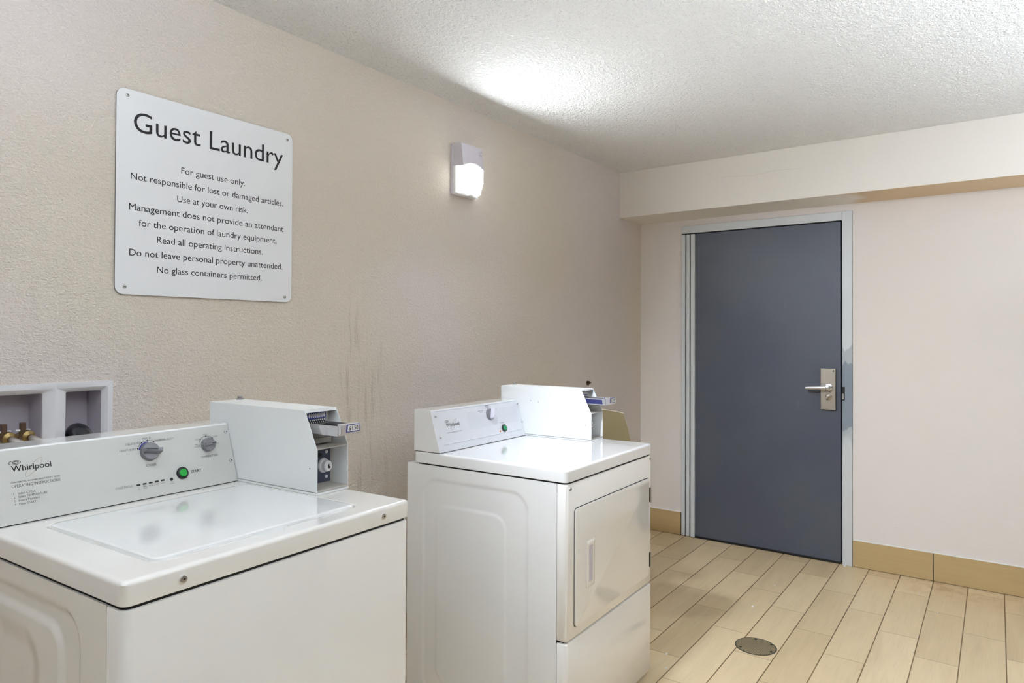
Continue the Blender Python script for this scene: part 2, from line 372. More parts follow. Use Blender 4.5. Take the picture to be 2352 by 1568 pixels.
# ------------------------------------------------------------------ room shell
def room():
    MB().box(X0, XB+.12, Y0, YW+.12, -.12, 0).build('floor', M['floor'], kind='structure')
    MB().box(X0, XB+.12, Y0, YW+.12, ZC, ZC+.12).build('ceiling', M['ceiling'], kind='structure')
    # left wall with an opening for the laundry outlet box and a knocked-out hole in the plaster
    w = MB(); ox0, ox1, oz0, oz1 = .604, .916, .962, 1.198
    hx0, hx1, hz0, hz1 = 3.63, 3.75, 1.02, 1.08
    xs = sorted([X0, ox0, ox1, hx0, hx1, XB+.12]); zs = sorted([0, oz0, oz1, hz0, hz1, ZC])
    for i in range(len(xs)-1):
        for j in range(len(zs)-1):
            a, b, c, d = xs[i], xs[i+1], zs[j], zs[j+1]
            if a >= ox0 and b <= ox1 and c >= oz0 and d <= oz1: continue
            if a >= hx0 and b <= hx1 and c >= hz0 and d <= hz1: continue
            w.add([(a, YW, c), (b, YW, c), (b, YW, d), (a, YW, d)], [(0, 1, 2, 3)], 0, False)
    n = 24; cx, cz = 3.688, 1.050
    inner, outer = [], []
    per = [(-1, -1+2*t/6) for t in range(6, 0, -1)] + [(-1+2*t/6, -1) for t in range(6)] + [(1, -1+2*t/6) for t in range(6)] + [(1-2*t/6, 1) for t in range(6)]
    for px, pz in per:
        q = math.atan2(pz, px); jit = 1+.16*math.sin(3*q+1)+.10*math.sin(7*q)
        inner.append((cx+.030*jit*math.cos(q), YW, cz+.0135*jit*math.sin(q)))
        outer.append((3.69+.06*px, YW, 1.05+.03*pz))
    w.add(outer+inner, [(i, (i+1) % n, (i+1) % n+n, i+n) for i in range(n)], 0, False)
    deep = [(p[0], YW+.02, p[2]) for p in inner]
    w.add(inner+deep, [(i, (i+1) % n, (i+1) % n+n, i+n) for i in range(n)], 1, False); w.add(deep, [list(range(n))], 1, False)
    w.box(X0, XB+.12, YW+.10, YW+.14, 0, ZC)
    w.build('wall_left', [M['wall_left'], mat('bare_plaster', srgb(120, 98, 76), .9, var=.3, vscale=40)], kind='structure')
    # back wall around the doorway
    b = MB(); dy0, dy1, dz = .737, 1.785, 2.080
    b.box(XB, XB+.12, Y0, dy0, 0, ZC); b.box(XB, XB+.12, dy1, YW+.02, 0, ZC); b.box(XB, XB+.12, dy0, dy1, dz, ZC)
    b.build('wall_back', M['wall_back'], kind='structure')
    MB().box(4.098, XB+.001, Y0, YW+.001, 2.121, ZC+.001).build('trim_1', M['soffit'], kind='structure', bevel=.004)
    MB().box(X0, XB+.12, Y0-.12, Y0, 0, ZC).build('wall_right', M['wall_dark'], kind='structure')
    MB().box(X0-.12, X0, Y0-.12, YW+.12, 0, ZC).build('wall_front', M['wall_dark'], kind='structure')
    # tiled skirting: separate planks with dark joints
    k = MB(); t = .010
    for a, c in ((Y0, -.87), (-.867, -.267), (-.264, .3335), (.3375, .735), (1.789, YW)):
        k.box(XB-t, XB, a, c, .003, .153)
    k.box(XB-.004, XB, Y0, .735, 0, .150, 1); k.box(XB-.004, XB, 1.787, YW, 0, .15, 1)
    k.box(XB-.006, XB, Y0, .735, .153, .157, 2); k.box(XB-.006, XB, 1.787, YW, .153, .157, 2)
    k.build('baseboard_back', [M['base'], M['gap'], M['white']], kind='structure')
    k = MB(); x = X0
    while x < XB-.02:
        k.box(x, min(x+.595, XB-.012), YW-t, YW, .003, .153); x += .598
    k.build('baseboard_left', M['base'], kind='structure')
room()

# ------------------------------------------------------------------ door
def door():
    xf = XB
    d = MB(); d.box(xf-.004, xf+.040, .799, 1.688, .012, 2.022)
    D = d.build('door_1', M['door'], kind='structure', bevel=.0015)
    D['label'] = 'slate blue flush metal door in a pale grey frame on the back wall'; D['category'] = 'door'
    f = MB()
    f.box(xf-.012, xf+.06, .738, .791, 0, 2.080)                   # right jamb
    f.box(xf-.012, xf+.06, .791, 1.784, 2.029, 2.080)              # head
    f.box(xf+.002, xf+.06, 1.689, 1.784, 0, 2.029)                 # left rebate
    f.build('door_frame', M['jamb'], D, bevel=.002)
    MB().box(xf+.045, xf+.06, .79, 1.70, 0, 2.03).build('dark_reveal', M['gap'], D)
    for a, b in ((1.757, 1.782), (1.726, 1.749), (1.690, 1.7185)):
        m = MB(); m.box(xf-.016, xf+.01, a, b, .004, 2.022); m.build('hinge_strip', M['frame'], D, bevel=.003)
    m = MB(); m.box(xf+.0, xf+.01, 1.688, 1.784, 0, 2.028); m.build('strip_backing', M['gap'], D)
    m = MB(); m.box(xf-.008, xf+.0, .80, 1.688, .002, .014); m.build('door_sweep', M['black'], D)
    m = MB(); m.box(xf-.0135, xf-.011, .777, .792, 0.965, 1.045, 0); m.box(xf-.0145, xf-.0115, .783, .7925, .972, 1.005, 1)
    m.build('strike_plate', [M['black'], M['steel']], D)
    # lock: tall plate with lever and thumb turn
    p = MB(); p.box(xf-.026, xf-.004, .825, .907, .906, 1.150)
    P = p.build('lock_plate', M['nickel'], D, bevel=.002)
    for y, z, mi in ((.896, 1.137, 0), (.836, 1.137, 1), (.896, .919, 0), (.836, .919, 0)):
        s = MB(); s.lathe((xf-.026, y, z), (-1, 0, 0), [(.0045, 0), (.004, .0015)], 12, mi)
        s.build('screw', [M['chrome'], M['black']], P)
    l = MB(); l.lathe((xf-.026, .862, 1.040), (-1, 0, 0), [(.022, 0), (.020, .004), (.013, .006), (.012, .042), (.0115, .055), (.004, .058)], 24)
    pts = [(xf-.066, .862, 1.040), (xf-.068, .88, 1.0395), (xf-.069, .91, 1.038), (xf-.069, .955, 1.035), (xf-.068, .980, 1.033), (xf-.064, .986, 1.0325)]
    l.tube(pts, [.0125, .0125, .0115, .011, .0105, .007], 16)
    l.build('door_lever', M['chrome'], P)
    t = MB(); t.lathe((xf-.026, .862, .982), (-1, 0, 0), [(.019, 0), (.017, .003), (.012, .005)], 24)
    a = math.radians(38); c, s_ = math.cos(a), math.sin(a); L, w = .019, .0045
    q = [(-L, -w), (L, -w), (L, w), (-L, w)]
    t.prism([(xf-.030, .862-(x*c-y*s_), .984+(x*s_+y*c)) for x, y in q], (-.020, 0, 0))
    t.build('thumb_turn', M['nickel'], P, bevel=.0015)
door()

# ------------------------------------------------------------------ machines
SHEAR = {}
class Frame:
    """console slope helper: point at (u, s up the slope, h out of it)"""
    def __init__(s, c, c2, hc, z0):
        s.c, s.z0 = c, z0; v = Vector((0, c2-c, hc)); s.len = v.length; s.ey = v.normalized(); s.ex = Vector((1, 0, 0)); s.n = s.ex.cross(s.ey)
    def __call__(s, u, t, h=0): return Vector((u, s.c, s.z0)) + s.ey*t + s.n*h

def smooth(x): x = max(0, min(1, x)); return x*x*(3-2*x)
def side_panel(mb, v0, v1, z0, z1, spec, sgn=-1, u=0.0):
    """sheet metal side with embossed nested rounded frames; spec: list of (v_front, v_back, z_top, z_bot, r, depth)"""
    def sdf(v, z, s):
        cx, cz, hx, hz = (s[0]+s[1])/2, (s[2]+s[3])/2, (s[1]-s[0])/2-s[4], (s[2]-s[3])/2-s[4]
        qx, qz = abs(v-cx)-hx, abs(z-cz)-hz
        return math.hypot(max(qx, 0), max(qz, 0)) + min(max(qx, qz), 0) - s[4]
    nv, nz = 190, 220; vs = []
    for j in range(nz+1):
        for i in range(nv+1):
            v, z = v0+(v1-v0)*i/nv, z0+(z1-z0)*j/nz
            h = sum(s[5]*smooth(-sdf(v, z, s)/s[6]+.5) for s in spec)
            vs.append((u-sgn*h, v, z))
    mb.add(vs, [(j*(nv+1)+i, j*(nv+1)+i+1, (j+1)*(nv+1)+i+1, (j+1)*(nv+1)+i) for j in range(nz) for i in range(nv)], 0)

def deck(W_, D_, zt, lip, groove=None, notch=None):
    mb = MB(); ne = 90 if groove else 1
    def L(ins, z, r): return [(x, y, z) for x, y in rr(ins, W_-ins, ins, D_-ins, r, 6, ne)]
    R = .014
    loops = [L(.004, zt-lip+.003, .008), L(.0015, zt-lip, R), L(0, zt-lip+.0015, R), L(0, zt-.008, R)]
    for q in (22, 45, 68): loops.append(L(.008*(1-math.cos(math.radians(q))), zt-.008+.008*math.sin(math.radians(q)), R-.003))
    loops += [L(.008, zt, .008), L(.013, zt, .006)]
    if groove:
        g = groove
        def G(e, z, bite=0, dz=0):
            out = []
            for x, y in rr(g[0]-e, g[1]+e, g[2]-e, g[3]+e, .020+e, 6, 90):
                k = 0
                if notch and y < g[2]+.005: k = smooth(1-abs(x-notch[0])/notch[1]*1.0) if abs(x-notch[0]) < notch[1] else 0
                out.append((x, y-bite*min(1, k*1.8), z-dz*min(1, k*2)))
            return out
        loops += [G(.011, zt, .020), G(.006, zt, .020), G(.0045, zt-.001, .020, .001), G(.003, zt-.0035, .014, .010), G(.0005, zt-.0055, .006, .012)]
    mb.loft(loops, False, True)
    return mb

def coin_box(root, u1, zt, wb, b, bt, hk, ht, D2, side_blue=False):
    u2 = u1+wb; t = .0022; z0 = zt+.0075
    prof = [(D2, z0), (b, z0), (b, zt+hk), (bt, zt+ht), (D2, zt+ht)]
    m = MB()
    for ua, ub in ((u1, u1+t), (u2-t, u2)): m.prism([(ua, v, z) for v, z in prof], (ub-ua, 0, 0))
    m.box(u1+t, u2-t, bt+.0005, D2, zt+ht-t, zt+ht)                    # top
    m.prism([(u1+t, bt, zt+ht-.0075), (u1+t, bt-.002, zt+ht-.0075), (u1+t, bt, zt+ht), (u1+t, bt+.004, zt+ht)], (wb-2*t, 0, 0))
    m.box(u1+t, u2-t, D2-t, D2, z0, zt+ht-t)                           # back
    m.box(u1-.001, u2+.0005, b-.002, D2, zt+.0005, z0-.0015)           # base plinth
    m.box(u1+t, u2-t, b, D2-t, z0-.001, z0+.004, 1)                    # floor of the recess
    m.box(u1+t, u2-t, b+.0005, .285, zt+hk-.0025, zt+hk, 1)            # shelf under the slide
    m.box(u1+t, u2-t, .282, .285, zt+hk, zt+ht-t, 1)                   # bulkheads
    m.box(u1+t, u2-t, .268, .271, z0+.004, zt+hk-.0025, 1)
    m.box(u1+.010, u2-.012, .262, .284, zt+hk+.004, zt+hk+.017, 1)      # bar below the slide
    m.box(u1+t, u1+.0035, b-.0004, b+.001, z0, zt+hk, 0)
    o = m.build('coin_box', [M['box_white'], M['box_inner']], root, bevel=.0012)
    o['label'] = 'white sheet metal coin box'
    # blue coin chooser plate behind the slide
    a = MB(); ua, ub, va = u1+.016, u1+.090, .2815
    a.box(ua, ub, va-.010, va, zt+.168, zt+.2005, 0)
    fx, fz = Vector((1, 0, 0)), Vector((0, 0, 1))
    a.box(ua+.005, ub-.010, va-.0108, va-.010, zt+.1815, zt+.1985, 1)
    n = 8
    for i in range(n):
        uu = ua+.0105+(ub-ua-.026)*i/(n-1)
        a.disc((uu, va-.0108, zt+.190), fx, fz, .0027, .0064, 16, 2, .0002)
        if 0 < i < n-1: a.disc((uu, va-.0111, zt+.190), fx, fz, .0013, .003, 12, 4, .0004)
    a.box(ua+.006, ub-.012, va-.0106, va-.010, zt+.1695, zt+.1812, 3)
    for i in range(n):
        uu = ua+.013+(ub-ua-.028)*i/(n-1)
        a.disc((uu, va-.0106, zt+.1782), fx, fz, .0017, .0021, 12, 2, .0002)
        a.disc((uu-.002, va-.0106, zt+.1722), fx, fz, .0014, .0014, 12, 2, .0002)
    a.build('coin_chooser', [M['steel'], M['blue'], M['white'], M['black'], M['steel']], o)['label'] = 'blue coin chooser plate'
    # pulled-out slide tray
    s = MB(); sa, sb, v0, v1, za, zb = u1+.016, u1+.083, .155, .272, zt+.149, zt+.1735
    s.box(sa, sa+.003, v0, v1, za, zb); s.box(sb-.003, sb, v0, v1, za, zb); s.box(sa+.003, sb-.003, v0, v1, za, za+.012)
    s.box(sa+.003, sb-.003, v0+.004, v1, za+.012, za+.0165, 1)
    for i in range(3): s.box(sa+.010+i*.018, sa+.020+i*.018, v0+.012, v0+.05, za+.0165, za+.018, 2)
    s.box(sa+.001, sb+.003, v0-.010, v0, zt+.1515, zt+.1765)          # handle plate
    s.box(sa+.004, sb-.006, v0-.004, v0+.006, zt+.1735, zt+.178)
    sl = s.build('coin_slide', [M['chrome'], M['black'], M['blue']], o, bevel=.0015)
    sl['label'] = 'chrome coin slide pulled halfway out'
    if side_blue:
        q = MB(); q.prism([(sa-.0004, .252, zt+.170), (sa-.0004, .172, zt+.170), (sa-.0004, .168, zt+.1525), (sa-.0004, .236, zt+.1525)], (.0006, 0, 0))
        q.build('side_blue_patch', M['blue_mottled'], o)  # mottled blue patch on the slide's left face
    # price label
    p = MB(); y = v0-.0104; pa, pb, pz0, pz1 = u1+.0345, u1+.0775, zt+.1575, zt+.1765
    lean = .002
    p.prism([(pa, y, pz0), (pb, y, pz0), (pb-lean, y, pz1), (pa+lean, y, pz1)], (0, -.001, 0), 1)
    p.prism([(pa+.002, y-.001, pz0+.002), (pb-.002, y-.001, pz0+.002), (pb-lean-.0018, y-.001, pz1-.002), (pa+lean+.0018, y-.001, pz1-.002)], (0, -.0004, 0), 0)
    p.text('$1.50', (pa+.0065, y-.0016, pz0+.0048), (1, 0, 0), (0, 0, 1), .030, .0095, 2, .012)
    p.build('price_label', [M['white'], M['blue'], M['ink']], o)['label'] = 'white price label framed in blue'
    # lock in the lower recess
    k = MB(); k.box(u1+.006, u2-.012, .2655, .2680, zt+.016, zt+.104, 1)
    k.box(u1+.004, u2-.010, .2665, .2682, zt+.012, zt+.108, 3)
    cu, cz = u1+.068, zt+.060
    k.lathe((cu, .2655, cz), (0, -1, 0), [(.017, 0), (.016, .005), (.0125, .008), (.0125, .019), (.0105, .0215)], 28, 0, (1, 1.15))
    k.box(cu-.0015, cu+.0015,   .2432, .2446, cz-.0055, cz+.005, 2)
    k.disc((cu+.002, .2440, cz-.003), (1, 0, 0), (0, 0, 1), .0035, .0028, 12, 2)
    for zz in (.094, .030): k.lathe((cu+.010, .2655, zt+zz), (0, -1, 0), [(.0045, 0), (.004, .003), (.001, .004)], 12, 0)
    k.disc((u1+.050, .2655, zt+.088), (1, 0, 0), (0, 0, 1), .014, .006, 20, 2)
    k.build('coin_lock', [M['pvc'], M['box_dark'], M['black'], M['box_inner']], o)['label'] = 'round white vault lock on a dark plate'
    bl = MB(); bl.lathe((u1+.088, D2-.012, zt+ht), (0, 0, 1), [(.011, 0), (.011, .003), (.007, .0035), (.007, .009), (.006, .010)], 16)
    bl.build('bolt', M['steel'], o)
    for vv, zz in ((.236, .065), (.50, .150), (.462, .147)) if side_blue else ((.236, .065),):
        MB().disc((u1, vv, zt+zz), (0, -1, 0), (0, 0, 1), .0016, .0016, 12, 0).build('rivet', M['ink_grey'], o)
    return o

def logo(m, F, u0, u1_, base, cap, ink, gold):
    m.text('Whirlpool', F(u0, base), F.ex, F.ey, u1_-u0, cap, ink, .012)
    w = (u1_-u0)
    m.ring(F(u0+.10*w, base+cap*1.56), F.ex, F.ey, .145*w, .055*w, .0010, .03, mi=ink, n=48)
    m.ring(F(u0+.12*w, base+cap*1.56), F.ex, F.ey, .075*w, .026*w, .0012, .0, mi=ink, n=36)
    m.ring(F(u0+.555*w, base+cap*.36), F.ex, F.ey, .325*w, .085*w, .0007, math.radians(47), mi=gold, n=72)

def knob_cycle(F, u, s, r, ang, fin_mat, h=.020, finh=.030, dark=True):
    k = MB(); P = F(u, s)
    k.lathe(P, F.n, [(r*1.04, 0), (r*1.04, .003), (r, .005), (r*.97, h*.55), (r*.90, h*.62)], 40, 0)
    c, t = math.cos(ang), math.sin(ang); e = F.ex*c+F.ey*t; g = F.ey*c-F.ex*t
    lo, hi = [], []
    for a, b in ((-.93, -.20), (.93, -.34), (.93, .34), (-.93, .20)):
        lo.append(P+e*(a*r)+g*(b*r*1.15)+F.n*(h*.5)); hi.append(P+e*(a*r*.96)+g*(b*r*.62)+F.n*finh)
    k.loft([lo, hi], True, True, 1)
    if dark:
        q = [P+e*(a*r)+g*(b*r)+F.n*(finh+.0003) for a, b in ((-.92, -.045), (.35, -.045), (.35, .045), (-.92, .045))]
        k.prism(q, F.n*.0004, 2)
    return k

def washer():
    zt = .9428; W_, lip = .6785, .0406
    R = thing('washing_machine', 'white top-loading coin washing machine below the white notice sign', 'washing machine', (.5243, 1.1401, 0), .0458)
    D_ = .662
    # cabinet: side sheets, back, plinth
    c = MB(); zc = zt-lip-.0055
    side_panel(c, .052, D_, .045, zc, [(.145, .62, zt-.088, .16, .055, .007, .020), (.212, .56, zt-.122, .22, .05, -.006, .016), (.31, .50, zt-.17, .30, .05, .006, .05)], u=.0015)
    side_panel(c, .052, D_, .045, zc, [(.145, .62, zt-.10, .16, .055, .006, .030)], 1, W_-.0015)
    c.box(.005, W_-.005, D_-.002, D_, .03, zc); c.box(.02, W_-.02, .03, D_-.02, .02, .05); c.box(.02, W_-.02, .02, D_-.01, zc-.03, zc-.004, 1)
    c.box(.006, W_-.006, .045, .053, .045, zc-.002, 1)
    c.box(.0045, W_-.0045, .052, D_, zc-.002, zc)
    c.build('cabinet', [M['enamel_old'], M['gap']], R)
    g = MB(); g.loft([[(x, y, z) for x, y in rr(.005, W_-.005, .005, D_-.01, .018, 6)] for z in (zc-.008, zt-lip+.002)], True, True); g.build('shadow_gap', M['gap'], R)
    fp = MB()
    sec = [(.001, .0505), (.001, .0185)] + [(.001+.018*(1-math.cos(math.radians(q))), .0005+.018*(1-math.sin(math.radians(q)))) for q in range(15, 91, 15)]
    sec = sec + [(W_-x, y) for x, y in sec[::-1]]
    ins = lambda e: [((x+e if x < W_/2 else x-e), y+e) for x, y in sec]
    fp.loft([[(x, y, .05) for x, y in sec], [(x, y, zc-.004) for x, y in sec], [(x, y, zc-.0012) for x, y in ins(.0012)], [(x, y, zc) for x, y in ins(.005)]], True, True)
    fp.build('front_panel', M['enamel_old'], R)
    for x in (.06, W_-.06):
        for y in (.08, D_-.08): MB().lathe((x, y, 0), (0, 0, 1), [(.022, 0), (.022, .012), (.010, .014), (.010, .05)], 16).build('foot', M['black'], R)
    deck(W_, D_, zt, lip, (.086, .562, .0615, .466), (.318, .048)).build('top_deck', M['enamel_old'], R)
    l = MB(); LL = lambda e, z: [(x, y, z) for x, y in rr(.086+e, .562-e, .0615+e, .466-e, .020-min(e, .01), 8)]
    l.loft([LL(.0015, zt-.0165), LL(.001, zt+.0008), LL(.0018, zt+.0024), LL(.004, zt+.0034), LL(.010, zt+.0036)], True, True)
    l.build('lid', M['enamel'], R)
    for u, z in ((.101, -.0215), (.587, -.0205)):
        s = MB(); s.lathe((u, -.0002, zt+z), (0, -1, 0), [(.0085, 0), (.0085, .0008), (.0082, .001)], 24, 0)
        s.lathe((u, -.0012, zt+z), (0, -1, 0), [(.0062, 0), (.0058, .0025), (.0035, .003)], 20, 1); s.lathe((u+.0006, -.0042, zt+z), (0, -1, 0), [(.0022, 0), (.002, .0004)], 8, 2)
        s.build('deck_screw', [M['enamel_old'], M['steel'], M['gap']], R)
    # console
    F = Frame(.5208, .5726, .1534, zt); w1 = .5738
    k = MB(); prof = [(F.c, zt+.002), (.5726, zt+.1534), (.662, zt+.1534), (.662, zt+.002)]
    k.prism([(0.0, v, z) for v, z in prof], (w1-.0015, 0, 0))
    k.box(.004, w1-.004, F.c+.004, .66, zt-.0005, zt+.003, 1)
    C = k.build('console', [M['enamel'], M['gap']], R, bevel=.003)
    C['label'] = 'sloped grey control console'
    p = MB(); q = [F(.002, .003), F(w1-.003, .003), F(w1-.003, F.len-.004), F(.002, F.len-.004)]
    p.prism(q, F.n*.0008); p.build('control_panel', M['panel_grey'], C)
    t = MB(); ink, gry, blu, gold = 0, 1, 2, 3
    O = lambda u, s: F(u, s, .0009)
    class FF:
        ex, ey, n = F.ex, F.ey, F.n
        def __call__(s, u, v): return O(u, v)
    G = FF()
    logo(t, G, .055, .131, .1115, .0118, ink, gold)
    tx = lambda s, u, v, w, cap, mi=gry, b=0, al='L': t.text(s, O(u, v), F.ex, F.ey, w, cap, mi, b, al)
    tx('COMMERCIAL WASHER HEAVY DUTY SERIES', .0515, .0868, .0935, .0030, ink, 0)
    tx('OPERATING INSTRUCTIONS', .0520, .0772, .0925, .0056)
    for n, s_, v, w in (('1.', 'Select CYCLE', .0622, .0325), ('2.', 'Select TEMPERATURE', .0548, .0545), ('3.', 'Insert Payment', .0474, .0395), ('4.', 'Press START', .0400, .0315)):
        tx(n, .0535, v, .0028, .0045); tx(s_, .0617, v, w, .0045)
    tx('HEAVY DUTY', .2785, .1215, .0385, .0050); tx('DELICATES', .2950, .1352, .0335, .0050); tx('MIXED', .3370, .1443, .0198, .0050)
    tx('NORMAL ECO *', .3670, .1362, .0480, .0048); tx('CYCLES', .3355, .0772, .0245, .0055, ink, 0)
    tx('START', .4440, .0437, .0290, .0068, ink, .012); tx('CYCLE STATUS', .2560, .0352, .0380, .0046)
    tx('TEMPERATURE', .4780, .0772, .0490, .0052)
    ac, ar = (.3475, .1130), .0285
    ang = [math.radians(a) for a in (157, 122, 90, 57)]
    t.ring(O(*ac), F.ex, F.ey, ar, ar, .0008, 0, ang[3], ang[0], 40, ink)
    for a in ang: t.disc(O(ac[0]+ar*math.cos(a), ac[1]+ar*math.sin(a)), F.ex, F.ey, .0016, mi=ink, n=12)
    t.ring(O(*ac), F.ex, F.ey, ar-.0042, ar-.0042, .0032, 0, math.radians(86), math.radians(160), 30, blu)
    bc, br = (.5025, .1095), .0240
    ang = [math.radians(a) for a in (180, 136, 90, 46, 2)]
    t.ring(O(*bc), F.ex, F.ey, br, br, .0008, 0, ang[4], ang[0], 40, ink)
    for a in ang: t.disc(O(bc[0]+br*math.cos(a), bc[1]+br*math.sin(a)), F.ex, F.ey, .0016, mi=ink, n=12)
    sm = .0030
    tx('TAP', .4755, .1120, None, sm, gry, 0, 'R'); tx('COLD', .4765, .1065, None, sm, gry, 0, 'R'); tx('COLD', .4825, .1255, None, sm, gry, 0, 'R')
    tx('COOL', .5010, .1365, None, sm, gry, 0, 'C'); tx('WARM', .5225, .1280, None, sm, gry, 0); tx('HOT', .5290, .1088, None, sm)
    for i, ls in enumerate((('In', 'Use'), ('Sudsy', 'Wash'), ('Rinse',), ('Final', 'Spin'), ('Done',))):
        u = .309+.015*i; v = .0372+.0003*i
        lo = [O(u+x, v+y) for x, y in rr(-.0048, .0048, -.0020, .0020, .0019, 4)]
        MB().loft([lo, [p_+F.n*.0006 for p_ in lo]], True, True).build('status_light', M['black'], C)
        for j, w in enumerate(ls): tx(w, u, v-.0075-.0043*j, None, .0026, gry, .0, 'C')
    MB().disc(O(.391, .0372), F.ex, F.ey, .0038, h=.0008).build('lid_lock_light', M['black'], C)
    tx('Lid', .391, .0300, None, .0026, gry, 0, 'C'); tx('Locked', .391, .0258, None, .0026, gry, 0, 'C')
    t.build('lettering', [M['ink'], M['ink_grey'], M['ink_blue'], M['ink_gold']], C)
    knob_cycle(F, .348, .1135, .0222, math.radians(-8), 0, .020, .029).build('cycle_knob', [M['knob'], M['knob'], M['black']], C, bevel=.001)
    kk = MB(); P = F(.5025, .1095, .0008)
    kk.lathe(P, F.n, [(.0182, 0), (.0182, .003), (.0172, .012), (.0155, .0135)], 36, 0)
    e = (F.ex*math.cos(.05)+F.ey*math.sin(.05)); gq = F.n.cross(e)
    kk.loft([[P+e*a+gq*b+F.n*.012 for a, b in ((-.0155, -.0055), (.0155, -.0055), (.0155, .0055), (-.0155, .0055))], [P+e*a+gq*b+F.n*.0195 for a, b in ((-.0145, -.003), (.0145, -.003), (.0145, .003), (-.0145, .003))]], True, True, 0)
    kk.prism([P+e*a+gq*b+F.n*.0197 for a, b in ((.003, -.0010), (.0145, -.0010), (.0145, .0010), (.003, .0010))], F.n*.0004, 1)
    kk.build('temperature_knob', [M['knob'], M['black']], C, bevel=.0008)
    bz = MB(); P = F(.4215, .0478, .0008)
    bz.lathe(P, F.n, [(.0152, 0), (.0152, .003), (.0135, .0055), (.0105, .0060), (.0102, .004)], 36, 0)
    bz.lathe(P+F.n*.004, F.n, [(.0098, 0), (.0098, .0030), (.0088, .0040), (.004, .0042)], 32, 1)
    bz.build('start_button', [M['black'], M['green']], C)['label'] = 'green start button in a black ring'
    for u, v in ((.562, .138), (.561, .059), (.012, .138), (.012, .059)):
        sc = MB(); screw(sc, F(u, v, .0008), F.n, .0050, 0); sc.disc(F(u+.0012, v, .0042), F.ex, F.ey, .0018, .0012, 10, 1)
        sc.build('panel_screw', [M['chrome'], M['black']], C)
    coin_box(R, w1, zt, .1042, .212, .257, .1145, .2075, .655)
washer()

